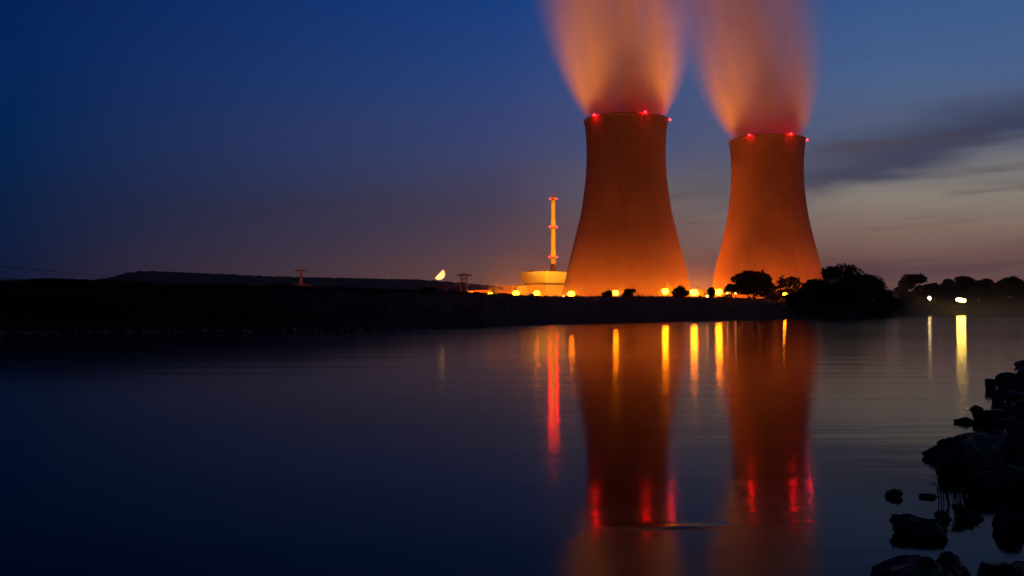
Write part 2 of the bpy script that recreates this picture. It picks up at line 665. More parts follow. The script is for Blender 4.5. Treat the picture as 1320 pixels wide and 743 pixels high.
# ------------------------------------------------------------------ steam plumes
def steam_mat(name, dens, lean, grow, seed):
    m = bpy.data.materials.new(name)
    m.use_nodes = True
    t = NT(m.node_tree)
    out = t.n('ShaderNodeOutputMaterial')
    pv = t.n('ShaderNodeVolumePrincipled')
    pv.inputs['Color'].default_value = (.95, .93, .87, 1)
    pv.inputs['Anisotropy'].default_value = .15
    t.put(out.inputs[1], pv.outputs[0])
    tcn = t.n('ShaderNodeTexCoord')
    s = t.n('ShaderNodeSeparateXYZ')
    t.put(s.inputs[0], tcn.outputs['Object'])
    x, y, z = s.outputs
    zc = t.m('MAXIMUM', z, 0.0)
    xc = t.m('SUBTRACT', x, t.m('MULTIPLY', zc, lean))
    r = t.m('SQRT', t.m('ADD', t.m('MULTIPLY', xc, xc), t.m('MULTIPLY', y, y)))
    Rz = t.m('ADD', 30.0, t.m('MULTIPLY', grow, t.m('SUBTRACT', 1.0, t.m('EXPONENT', t.m('DIVIDE', zc, -62.0)))))
    q = t.m('DIVIDE', r, Rz)
    # silky, drawn-out streaks that fan out with the plume
    nz = t.noise(t.vec(t.m('MULTIPLY', t.m('DIVIDE', xc, Rz), 4.2), t.m('MULTIPLY', t.m('DIVIDE', y, Rz), 4.2), t.m('ADD', t.m('MULTIPLY', zc, .009), seed)), 1.0, 4, .6)
    q2 = t.m('ADD', q, t.m('MULTIPLY', t.m('SUBTRACT', nz, .5), .5))
    soft = t.rng(zc, 0, 90, .78, .30)
    body = t.rng(q2, 1.0, soft, smooth=True)
    thin = t.m('DIVIDE', 900.0, t.m('MULTIPLY', Rz, Rz))
    d = t.m('MULTIPLY', t.m('MULTIPLY', body, thin), t.m('MULTIPLY', t.rng(nz, .32, .68, .12, 1.9), dens))
    d = t.m('MULTIPLY', d, t.rng(zc, 120, 230, 1.0, 0.0, smooth=True))
    t.put(pv.inputs['Density'], d)
    m.cycles.volume_step_rate = .35
    return m


def plume(t, dens, lean, grow, seed, label):
    prof = [(29.6, -3)] + [((30 + grow * (1 - math.exp(-z / 62))) * 1.1 if z > 8 else 30.6 + z * .45, z) for z in (1, 4, 8, 16, 26, 40, 60, 90, 130, 180, 235)]
    p = t.location + Vector((0, 0, 145.3))
    o = MB().lathe(prof, 40, shift=lambda z: (lean * max(z, 0), 0)).build('steam_plume', steam_mat('steam', dens, lean, grow, seed), loc=p)
    return tag(o, label, 'steam', 'steam plumes above the towers')


plume(T1, .085, -.09, 50, 0.3, 'wide orange lit steam plume rising from the nearer cooling tower')
plume(T2, .08, -.14, 50, 8.3, 'fainter steam plume rising from the farther cooling tower, brightest along its left edge')


# ------------------------------------------------------------------ floodlights that light the works
def floodlight(x, y, target, energy, spot, label, color=SODIUM, blend=.6):
    """low ground floodlight with its housing and the lamp inside"""
    zg = gz(x, y)
    t = empty('ground_floodlight', (x, y, zg), label, 'floodlight', 'floodlights on the ground around the towers')
    d = (Vector(target) - Vector((x, y, zg + 2))).normalized()
    a = math.atan2(d.x, d.y)
    b = MB().box((0, 0, .5), (.5, .5, 1.0)).build('bracket', M['darksteel'], t)
    h = MB().box((0, 0, 0), (2.2, 1.0, 1.4)).build('housing', M['darksteel'], t, loc=(0, 0, 1.75))
    h.rotation_euler = (0, 0, -a)
    light('sodium_beam', 'SPOT', Vector((0, 0, 2.0)) + d * 1.6, energy, color, t, None, spot, blend, .6)
    l = [c for c in t.children if c.type == 'LIGHT'][0] if t.children else None
    for o in bpy.data.objects:
        if o.parent == t and o.type == 'LIGHT':
            o.rotation_euler = d.to_track_quat('-Z', 'Y').to_euler()
    return t


def tp(t, ang, dist, z=0):
    a = R(ang)
    return t.location + Vector((dist * math.cos(a), dist * math.sin(a), z))


K = 1e5
# close lamps round the foot of each tower (angles from its axis, -90 faces the river)
for t, spots in ((T1, ((-150, 82, 1.0), (-115, 86, .8), (-85, 86, .9), (-50, 84, 1.0), (-18, 86, 1.8))),
                 (T2, ((-172, 80, 3.0), (-135, 84, 1.0), (-95, 86, 1.5), (-55, 86, 1.3), (-20, 84, .6)))):
    for a, dist, e in spots:
        p = tp(t, a, dist)
        floodlight(p.x, p.y, tp(t, a, 36, 26), 1.05 * e * K, 150, 'low sodium floodlight at the foot of a cooling tower, hidden behind the bank')
# unseen distant floods, added to spread light over the whole shell
for t, a, dist, e in ((T1, -112, 260, .08), (T1, -30, 230, .2), (T1, -165, 200, .2), (T2, -100, 300, .35), (T2, 172, 130, 6.0)):
    p = tp(t, a, dist)
    floodlight(p.x, p.y, tp(t, a, 10, 80), e * K, 42, 'added unseen distant floodlight that washes a whole tower shell')
# unseen steep beams, added only to light the steam past the shell
for t, a0, dist, e in ((T1, -168, 115, 44), (T1, -12, 115, 44), (T1, -128, 118, 11), (T1, -52, 118, 11), (T2, -170, 112, 50), (T2, -15, 115, 17), (T2, -120, 118, 15)):
    for da in (-16, 0, 16):
        a = a0 + da
        p = tp(t, a, dist)
        floodlight(p.x, p.y, tp(t, a, 26, 275), e * K / 3, 25, 'added unseen upward floodlight that brightens the steam', (1.0, .26, .016), .4)

# ------------------------------------------------------------------ works buildings and chimney
def block_building():
    Y = 900
    c = at(703, 382, Y)                     # the corner towards the camera
    zg = 4.5
    top = at(703, 350.3, Y).z - zg
    b0, b1 = at(703, 367.0, Y).z - zg, at(703, 364.4, Y).z - zg
    ang = R(44)
    t = empty('block_building', (c.x, c.y, zg), 'pale windowless block building with a dark band, below the tall chimney', 'building', rz=ang)
    # local +x runs away along the right face, local +y along the left face
    L, W = 62, 32
    MB().box((L / 2, W / 2, b0 / 2), (L, W, b0)).build('lower_storey', M['facade'], t)
    MB().box((L / 2, W / 2, (b0 + b1) / 2), (L - 4, W - 4, b1 - b0)).build('dark_band', M['roofdark'], t)
    MB().box((L / 2, W / 2, (b1 + top) / 2), (L + .4, W + .4, top - b1)).build('upper_storey', M['facade'], t)
    MB().box((L / 2, W / 2, top + .25), (L + .9, W + .9, .5)).build('roof_edge', M['stack'], t)
    for k, (x, y, s) in enumerate(((5, 25, 3.4), (16, 12, 2.4), (34, 14, 3))):
        MB().box((x, y, top + .5 + s * .25), (s * 2, s, s * .5)).build('roof_vent', M['roofdark'], t)
    MB().tube([(9, 24, top + .5), (9, 24, top + 9)], .12, 5).build('antenna', M['darksteel'], t)
    return t


BB = block_building()
t = empty('annex_building', at(663.5, 382, 905) * 1, 'low pale annex against the left side of the block building', 'building', rz=R(44))
t.location.z = 4.5
h = at(668, 368.3, 905).z - 4.5
MB().box((9, 9, h / 2), (14, 18, h)).build('wall', M['facade'], t)
MB().box((9, 9, h + .2), (14.6, 18.6, .4)).build('roof', M['roofdark'], t)
for y in (3, 8, 13):
    MB().box((1.94, y, h * .55), (.1, 1.6, 2.2)).build('window', M['roofdark'], t)

# chimney
Y = 960
c = at(713.3, 382, Y)
ch = empty('chimney', (c.x, c.y, 4.5), 'tall slim yellow lit chimney with three rings of red lamps', 'chimney')
zt = at(713, 254, Y).z - 4.5
s = Y / F
pr = []
for i in range(13):
    f = i / 12
    pr.append(((4.1 - 1.1 * min(1, f / .8)) * s, f * zt))
MB().lathe(pr, 24).build('shaft', M['stack'], ch, smooth=True)
for py in (257.2, 293.2, 332):
    zz = at(713, py, Y).z - 4.5
    rr = (4.1 - 1.1 * min(1, zz / zt / .8)) * s
    MB().lathe([(rr + .1, zz - 1.2), (rr + 1.0, zz - 1.0), (rr + 1.0, zz - .3), (rr + .1, zz - .2)], 24).build('gallery', M['darksteel'], ch)
    for dx, dyy in ((-1, -.35), (1, -.35), (0, 1)):
        MB().ball((dx * (rr + .9), dyy * (rr + 1.0), zz + .2), .5, 8, 6).build('warning_light', M['red_lamp'], ch)
MB().lathe([(pr[-1][0] + .05, zt - .6), (pr[-1][0] + .35, zt - .5), (pr[-1][0] + .35, zt + .3), (pr[-1][0] - .3, zt + .3)], 24).build('crown', M['roofdark'], ch)

# lights on building and chimney
YEL = (1.0, .36, .012)
pb = at(636, 384, 800)
floodlight(pb.x, 800, at(688, 360, 912), 2.3 * K, 50, 'sodium floodlight in front of the block building', SODIUM)
pb = at(745, 384, 830)
floodlight(pb.x, 830, at(722, 362, 915), 4.0 * K, 70, 'yellow floodlight beside the block building', YEL)
pb = at(700, 384, 720)
floodlight(pb.x, 720, at(713, 300, 960), 42 * K, 24, 'yellow floodlight aimed up at the chimney', YEL)

pb = at(387, 384, 1105)  # unseen lamp, added to brighten the pylon's upper part
floodlight(pb.x, 1105, at(388, 347, 1150), .22 * K, 46, 'added unseen floodlight that brightens the lonely pylon', SODIUM)
# low sheds and plant to the left of the block
for i, (px, py0, wpx, Y, dp, lab) in enumerate(((622, 374.5, 22, 820, 14, 'low lit shed behind the bank left of the block building'),
                                               (651, 375.5, 14, 800, 10, 'small lit shed between two sodium lamps'),
                                               (608, 376, 9, 760, 8, 'tiny lit hut at the foot of the thick pylon'))):
    p = at(px, 384, Y)
    hh = at(px, py0, Y).z - 4.5
    ww = wpx / F * Y
    t = empty('shed', (p.x, Y, 4.5), lab, 'shed')
    MB().box((0, 0, hh / 2), (ww, dp, hh)).build('wall', M['facade'], t)
    MB().box((0, 0, hh + .2), (ww + .8, dp + .8, .4)).build('roof', M['roofdark'], t)
    for k in range(max(2, int(ww / 4))):
        MB().box((-ww / 2 + 2 + k * 3.6, -dp / 2 - .04, hh * .75), (1.6, .1, 1.3)).build('window', M['small_bulb'] if k % 3 == 1 else M['roofdark'], t)
pb = at(615, 384, 700)  # extra lamp out of sight, put in to lift the sheds and pylons
floodlight(pb.x, 720, at(612, 370, 900), 6.0 * K, 110, 'added unseen floodlight that brightens the sheds and pylons', SODIUM)


# ------------------------------------------------------------------ pylons, mast, cables
def pylon(px, ytop, Y, arms, wbase, label, wtop=.9, rad=.28, rz=0):
    p = at(px, 384, Y)
    H = at(px, ytop, Y).z - 4.5
    t = empty('pylon', (p.x, Y, 4.5), label, 'pylon', 'power pylons', rz=rz)
    lv = [0, .2, .38, .54, .68, .8, .9, 1.0]
    hw = lambda f: wbase + (wtop - wbase) * min(1, f / .85)
    body = MB()
    for sx_ in (-1, 1):
        for sy_ in (-1, 1):
            body.tube([(sx_ * hw(f), sy_ * hw(f), f * H) for f in lv], rad, 4)
    for a, b in zip(lv, lv[1:]):
        wa, wb = hw(a), hw(b)
        for q in ((1, 0), (0, 1)):
            for sg in (-1, 1):
                for d in (-1, 1):
                    if q[0]:
                        body.tube([(-d * wa, sg * wa, a * H), (d * wb, sg * wb, b * H)], rad * .6, 4)
                    else:
                        body.tube([(sg * wa, -d * wa, a * H), (sg * wb, d * wb, b * H)], rad * .6, 4)
    body.build('lattice_mast', M['steel'], t)
    for f, half in arms:
        arm = MB()
        z = f * H
        for sg in (-1, 1):
            arm.tube([(0, 0, z), (sg * half, 0, z)], rad * .8, 4)
            arm.tube([(0, 0, z + half * .22), (sg * half, 0, z + .15)], rad * .7, 4)
            for k in (.33, .66):
                arm.tube([(sg * half * k, 0, z), (sg * half * k, 0, z + half * .22 * (1 - k))], rad * .5, 4)
        arm.build('cross_arm', M['steel'], t)
        for x in (-half, -half * .55, half * .55, half):
            MB().tube([(x, 0, z), (x, 0, z - 2.2)], .14, 5).build('insulator', M['darksteel'], t)
    return t, H


P1, H1 = pylon(388, 348, 1150, ((.97, 8), (.60, 12)), 2.6, 'slender lattice pylon standing alone on the dark field at left', rad=.5)
pylon(598, 353, 980, ((.95, 8), (.66, 10)), 3.6, 'thick lattice pylon left of the works, taller of a close pair', wtop=3.0, rad=.5)
pylon(574, 366, 1050, ((.85, 14),), 2.4, 'short wide armed pylon below the moon', wtop=2.0, rad=.5)
p = at(631, 384, 860)
t = empty('lightning_mast', (p.x, 860, 4.5), 'thin bare mast beside the leftmost sodium lamp', 'mast')
hh = at(631, 352, 860).z - 4.5
MB().tube([(0, 0, 0), (0, 0, hh * .6), (0, 0, hh)], [.5, .38, .2], 6).build('pole', M['steel'], t)
MB().tube([(-1.2, 0, hh * .92), (1.2, 0, hh * .92)], .15, 5).build('cross_bar', M['steel'], t)

pl = P1.location
for i, (a, off, zf, sag, lab) in enumerate((((-60, 305, 300), -8, .97, 12, 'highest power cable crossing the sky at far left'),
                                           ((-60, 318, 292), -12, .60, 12, 'middle power cable sagging to the left edge'),
                                           ((-60, 331, 300), 8, .60, 11, 'lowest power cable just above the wooded hill'))):
    A = at(*a)
    B = Vector((pl.x + off, pl.y, 4.5 + H1 * zf - 2.2))
    A = A + (A - B) * .25
    pts = []
    for k in range(33):
        f = k / 32
        q = A.lerp(B, f)
        q.z -= sag * 4 * f * (1 - f)
        pts.append(q)
    o = MB().tube(pts, .09, 4).build('power_cable', M['cable'])
    tag(o, lab, 'cable', 'power cables at left')

# ------------------------------------------------------------------ moon
mo = bpy.data.materials.new('moon_surface')
mo.use_nodes = True
tt = NT(mo.node_tree)
e = tt.n('ShaderNodeEmission')
tcn = tt.n('ShaderNodeTexCoord')
tt.put(e.inputs[0], tt.mix(tt.rng(tt.noise(tcn.outputs['Object'], .006, 4, .6), .4, .62), (1, .50, .19, 1), (1, .36, .10, 1)))
e.inputs[1].default_value = 2.8
out = tt.n('ShaderNodeOutputMaterial')
tt.put(out.inputs[0], e.outputs[0])
DM = 60000
mp = at(566, 353.5, DM)
sd = Vector((.66, .12, -.62)).normalized()          # direction of the sunken sun: only this side shines
rm_ = 7.6 / F * DM
ax = sd.orthogonal().normalized()
ay = sd.cross(ax)
vs = [sd * rm_]
fs = []
for k in range(1, 17):
    th_ = PI / 2 * k / 16
    for q in range(64):
        ph_ = 2 * PI * q / 64
        vs.append((sd * math.cos(th_) + (ax * math.cos(ph_) + ay * math.sin(ph_)) * math.sin(th_)) * rm_)
for q in range(64):
    fs.append((0, 1 + q, 1 + (q + 1) % 64))
    for k in range(15):
        a_, b_ = 1 + k * 64, 1 + (k + 1) * 64
        fs.append((a_ + q, b_ + q, b_ + (q + 1) % 64, a_ + (q + 1) % 64))
mb = MB()
mb.add(vs, fs)
o = mb.build('moon', mo, smooth=True, loc=mp)
tag(o, 'low orange white half moon just above the dark wooded hill', 'moon')


# ------------------------------------------------------------------ lamps on the far bank
def street_lamp(px, py, Y, label, r=1.0, m=None, group='sodium lamps along the works road'):
    hp = at(px, py, Y)
    zg = gz(hp.x, Y)
    t = empty('street_lamp', (hp.x, Y, zg), label, 'lamp', group)
    H = hp.z - zg
    MB().tube([(0, 0, 0), (0, 0, H * .5), (0, 0, H - r)], [.16, .13, .1], 8).build('pole', M['darksteel'], t)
    MB().ball((0, 0, H), r, 14, 10, (1, 1, .85)).build('lamp_head', m or M['sodium'], t, smooth=True)
    MB().lathe([(r * .75, H + r * .75), (r * .6, H + r * 1.0), (.12, H + r * 1.12)], 12).build('lamp_cap', M['darksteel'], t)
    return t


for px, py, Y, r, lab in ((632, 380, 520, 1.1, 'sodium lamp beside the thin mast, leftmost of the row'),
                          (665, 378.5, 520, 1.25, 'sodium lamp in front of the low annex'),
                          (692, 378.3, 520, 1.15, 'sodium lamp in front of the pale block building'),
                          (736.5, 379, 520, 1.3, 'sodium lamp at the left foot of the nearer tower'),
                          (793.5, 377.7, 520, 1.2, 'sodium lamp between two small bushes before the nearer tower'),
                          (857.5, 375.7, 520, 1.35, 'sodium lamp before the right half of the nearer tower'),
                          (894.5, 377, 520, 1.5, 'brightest sodium lamp beside the yellow lit bush'),
                          (926.3, 376.8, 520, 1.45, 'sodium lamp at the left foot of the farther tower'),
                          (1012, 379.5, 372, .6, 'sodium lamp shining between two dark trees')):
    street_lamp(px, py, Y, lab, r * 1.3)
for px, py, Y, r, lab in ((937.5, 378, 400, .4, 'small amber light left of the big spreading tree'),
                          (948, 378.5, 400, .4, 'small amber light just under the small bush by the spreading tree'),
                          (1020, 376.5, 400, .35, 'small amber light high among the loose tree leaves'),
                          (1026, 379, 400, .35, 'small amber light in the right part of the loose tree'),
                          (1017, 388, 380, .5, 'small amber light low under the loose tree'),
                          (911.5, 382, 400, .6, 'small amber light right of the yellow lit bush'),
                          (922.5, 387, 380, .5, 'left one of two low lights under the lamp of the farther tower'),
                          (927, 387.3, 380, .45, 'right one of two low lights under the lamp of the farther tower'),
                          (726.5, 382.2, 520, .5, 'small pale light at the base of the block building'),
                          (604, 378, 640, .6, 'small amber light below the thick pylon'),
                          (590, 378.5, 640, .45, 'small amber light left of the thick pylon')):
    street_lamp(px, py, Y, lab, r, M['small_bulb'], 'small lights around the works')


# ------------------------------------------------------------------ trees and bushes
def tree(name, px, ytop, wpx, Y, seed, label, cat='tree', group=None, leaf=.8, n=3000, ybot=None, m='leaf', squash=1.0, hole=.0, low=.12):
    rnd = random.Random(seed)
    x = (px - CX) / F * Y
    zg = gz(x, Y)
    H = at(px, ytop, Y).z - zg
    W = wpx / F * Y
    t = empty(name, (x, Y, zg), label, cat, group)
    tr = MB()
    th = H * .55
    lean = rnd.uniform(-.04, .04) * H
    tr.tube([(0, 0, -.3), (lean * .3, 0, th * .4), (lean, 0, th)], [.03 * H, .022 * H, .012 * H], 7)
    for k in range(6):
        a = rnd.uniform(0, 2 * PI)
        z0 = th * rnd.uniform(.35, .9)
        ln = W * rnd.uniform(.2, .38)
        tr.tube([(lean * z0 / th, 0, z0), (lean + math.cos(a) * ln * .5, math.sin(a) * ln * .5, z0 + ln * .35), (lean + math.cos(a) * ln, math.sin(a) * ln, z0 + ln * .8)], [.012 * H, .008 * H, .003 * H], 5)
    tr.build('trunk', M['bark'], t)
    # clumps of leaves spread through an uneven crown
    lobes = []
    nl = rnd.randint(13, 18)
    for k in range(nl):
        a = rnd.uniform(0, 2 * PI)
        f = rnd.uniform(low, .88)
        env = math.sin(PI * min(1, (f * .9 + .14))) ** .6
        rr = W * .5 * env * math.sqrt(rnd.uniform(.05, .75))
        lr = W * rnd.uniform(.13, .23)
        lobes.append((Vector((rr * math.cos(a) + lean, rr * math.sin(a), f * H)), lr))
    lobes.append((Vector((lean, 0, H * .86)), min(W * .2, H * .14)))
    cr = MB()
    tot = sum(l[1] ** 2 for l in lobes)
    for c, lr in lobes:
        for k in range(int(n * lr * lr / tot)):
            d = Vector((rnd.gauss(0, 1), rnd.gauss(0, 1), rnd.gauss(0, 1))).normalized()
            p = c + Vector((d.x, d.y, d.z * .72 * squash)) * lr * rnd.uniform(.25, 1.12) ** .6
            if p.z > H: p.z = H - rnd.uniform(0, .5)
            u = Vector((rnd.gauss(0, 1), rnd.gauss(0, 1), rnd.gauss(0, .7))).normalized()
            v = u.orthogonal().normalized()
            q = rnd.uniform(.4, 1.1) * leaf
            a_, b_ = u * q, v * q * .6
            cr.add([p - a_, p - b_, p + a_, p + b_], [(0, 1, 2, 3)])
    cr.build('crown', M[m], t)
    return t


tree('round_tree', 972, 349.5, 58, 400, 3, 'dark spreading tree in front of the left part of the farther tower', n=4500, leaf=.85, squash=.8, low=.25)
tree('loose_tree', 1020, 354, 44, 390, 8, 'loose dark tree with lights showing through its leaves', n=800, leaf=.75, low=.3)
for px, yt, wp, Y, sd, lab in ((1046, 359, 46, 300, 4, 'dark tree on the left shoulder of the big dense grove'),
                               (1070, 344, 66, 310, 5, 'left of the two highest trees in the big dense grove'),
                               (1098, 340.5, 70, 325, 6, 'highest tree of the big dense grove right of the farther tower'),
                               (1124, 353, 58, 335, 7, 'dark tree on the right slope of the big dense grove'),
                               (1142, 368, 40, 350, 9, 'lowest tree at the right end of the big dense grove'),
                               (1032, 375, 40, 285, 12, 'low bushy tree at the left foot of the big dense grove'),
                               (1085, 365, 80, 290, 13, 'broad low tree at the front of the big dense grove')):
    tree('grove_tree', px, yt, wp, Y, sd, lab, 'tree', 'trees of the grove by the farther tower', n=4200, leaf=.62, low=.05)
for px, yt, wp, Y, sd, lab in ((1163, 371, 34, 545, 21, 'low dark tree between the grove and the lamp post'),
                               (1183, 351.5, 46, 560, 22, 'flat topped dark tree directly behind the white lamp post'),
                               (1204, 364, 34, 570, 23, 'dark tree between the white lamp post and the bright floodlight'),
                               (1221, 358, 38, 580, 24, 'dark tree just left of the bright floodlight'),
                               (1244, 356.5, 44, 585, 25, 'dark tree directly behind the bright floodlight'),
                               (1268, 359, 42, 590, 26, 'dark tree just right of the bright floodlight'),
                               (1289, 361, 38, 590, 27, 'second dark tree right of the bright floodlight'),
                               (1308, 354.5, 42, 595, 28, 'tall dark tree at the right edge of the picture'),
                               (1336, 357, 46, 600, 29, 'dark tree cut by the right edge of the picture')):
    tree('bank_tree', px, yt, wp, Y, sd, lab, 'tree', 'row of trees on the far right bank', n=5500, leaf=1.0, low=.05)
for px, yt, wp, Y, sd, lab in ((1362, 360, 46, 600, 30, ''), (1392, 358, 50, 600, 31, '')):
    pass
for px, yt, wp, Y, sd, lab, nn in ((783, 375, 17, 412, 41, 'small bush left of the lamp before the nearer tower', 500),
                                   (810.5, 372.5, 20, 410, 42, 'pointed bush right of the lamp before the nearer tower', 800),
                                   (877, 367.5, 26, 425, 43, 'rounded bush at the right foot of the nearer tower', 1100),
                                   (917, 370, 14, 430, 48, 'narrow bush between the two brightest lamps', 500),
                                   (943, 365.5, 26, 430, 44, 'peaked bush left of the spreading tree', 1000),
                                   (997, 372, 34, 395, 45, 'bush in the gap between the spreading tree and the loose tree', 1300),
                                   (612, 377.5, 18, 262, 46, 'low shrub on the bank left of the leftmost lamp', 500),
                                   (553, 371, 22, 215, 47, 'low round shrub on the bank crest below the moon', 600),
                                   (518, 373, 18, 200, 51, 'low shrub on the bank crest left of the moon', 500),
                                   (452, 371.5, 26, 220, 52, 'wide low shrub right of the lonely pylon', 600),
                                   (352, 366, 12, 190, 53, 'small upright shrub left of the lonely pylon', 350),
                                   (116, 363.5, 28, 150, 54, 'wide low shrub on the bank near the left edge', 600),
                                   (200, 366.5, 18, 160, 55, 'low shrub below the highest part of the hill', 400)):
    tree('bush', px, yt, wp, Y, sd, lab, 'bush', 'bushes along the bank crest', n=nn, leaf=.0016 * Y, low=.02)
tree('bush', 904.5, 372.5, 17, 522.5, 61, 'bush lit bright yellow green by the brightest lamp', 'bush', None, .7, 1500, m='leafy', low=.05)

# grass and undergrowth along the far bank
rnd = random.Random(77)
g = MB()
for i in range(60000):
    px = rnd.uniform(-120, 1440)
    d, off, zc = bank(px)
    o = rnd.choice((rnd.uniform(3, off * 1.02), rnd.uniform(off * .85, off * 1.06), rnd.uniform(off * .96, off * 1.03)))
    Y = d + o
    x = (px - CX) / F * Y
    z = ground_z(px, Y)
    clump = .6 + .9 * max(0, noise.noise(Vector((x * .12, Y * .12, 3))) + .25)
    h = rnd.uniform(.25, .75) * clump * (1.0 if px < 1000 else 1.5)
    b = .04 + h * .07
    lx, ly = rnd.gauss(0, .22) * h, rnd.gauss(0, .22) * h
    a = rnd.uniform(0, PI)
    ca, sa = math.cos(a) * b, math.sin(a) * b
    g.add([(x - ca, Y - sa, z - .3), (x + ca, Y + sa, z - .3), (x + lx, Y + ly, z + h)], [(0, 1, 2)])
tag(g.build('grass', M['grass']), 'dark rough grass covering the far river bank', 'grass', kind='stuff')

# undergrowth at the foot of the right-hand trees
g = MB()
for i in range(14000):
    px = rnd.uniform(1025, 1420)
    d, off, zc = bank(px)
    Y = d + rnd.uniform(10 if px > 1150 else 3, max(30, off))
    x = (px - CX) / F * Y
    z = ground_z(px, Y) + rnd.uniform(0, 1) ** 1.5 * (8.0 if px > 1160 else 3.2) * (.6 + .6 * noise.noise(Vector((x * .06, 4, 4))))
    u = Vector((rnd.gauss(0, 1), rnd.gauss(0, 1), rnd.gauss(0, 1))).normalized()
    v = u.orthogonal().normalized()
    q = rnd.uniform(.4, .9)
    p = Vector((x, Y, z))
    g.add([p - u * q, p - v * q * .6, p + u * q, p + v * q * .6], [(0, 1, 2, 3)])
for i in range(30000):
    px = rnd.uniform(-60, 1045)
    d, off, zc = bank(px)
    Y = d + off + rnd.uniform(-9, 9)
    x = (px - CX) / F * Y
    hn = max(0, noise.noise(Vector((px * .05, 1, 8))) * .8 + noise.noise(Vector((px * .16, 1, 2))) * .6 + noise.noise(Vector((px * .5, 3, 2))) * .35 + .12)
    hm = hn * (2.6 if px > 560 else 1.3) * Y / 420 * (1.0 if px > 560 else 2.2)
    z = ground_z(px, Y) + rnd.uniform(0, 1) * hm - .1
    u = Vector((rnd.gauss(0, 1), rnd.gauss(0, 1), rnd.gauss(0, 1))).normalized()
    v = u.orthogonal().normalized()
    q = rnd.uniform(.4, 1.0) * .0010 * Y
    p = Vector((x, Y, z))
    g.add([p - u * q, p - v * q * .6, p + u * q, p + v * q * .6], [(0, 1, 2, 3)])
tag(g.build('undergrowth', M['leaf']), 'dark undergrowth along the far bank crest and below its trees', 'undergrowth', kind='stuff')


# ------------------------------------------------------------------ rocks
def rock_mesh(seed, size, planes=13, sub=4, rough=.07):
    rnd = random.Random(seed)
    bm = bmesh.new()
    bmesh.ops.create_icosphere(bm, subdivisions=sub, radius=1.0)
    cut = []
    for k in range(planes):
        nrm = Vector((rnd.gauss(0, 1), rnd.gauss(0, 1), rnd.gauss(0, .9))).normalized()
        cut.append((nrm, rnd.uniform(.45, .85)))
    off = Vector((rnd.uniform(0, 99), rnd.uniform(0, 99), 0))
    for v in bm.verts:
        p = v.co.copy()
        for nrm, h in cut:
            e = p.dot(nrm) - h
            if e > 0:
                p -= nrm * e * .985
        p += v.co * (noise.noise(p * 2.2 + off) * rough * 1.6 + noise.noise(p * 6 + off) * rough * .8 + noise.noise(p * 15 + off) * rough * .35 - abs(noise.noise(Vector((p.x * 1.4, p.y * 1.4, p.z * 4.5)) + off)) * .12)
        v.co = p
    xs = [max(abs(v.co[i]) for v in bm.verts) for i in range(3)]
    for v in bm.verts:
        v.co = Vector([v.co[i] / xs[i] * size[i] / 2 for i in range(3)])
    me = bpy.data.meshes.new('rock')
    bm.to_mesh(me)
    bm.free()
    return me


def rock(px, ytop, ybase, wpx, seed, label, depth=.8, tilt=0, yaw=None, sink=.45, group='boulders on the near shore'):
    Y = wdist(ybase)
    W = wpx / F * Y
    D = W * depth
    Yc = Y + D * .4
    H = max(.06, CAMH - (CAMH - 0) * 0 - 0)
    ztop = at(px, ytop, Yc).z
    full = max(ztop, .05) / (1 - sink)
    me = rock_mesh(seed, (W, D, full))
    me.materials.append(M['rock'])
    o = bpy.data.objects.new('rock', me)
    col.objects.link(o)
    o.location = ((px - CX) / F * Yc, Yc, ztop - full / 2)
    o.rotation_euler = (0, R(tilt), R(yaw if yaw is not None else (seed * 37) % 40 - 20))
    return tag(o, label, 'rock', group)


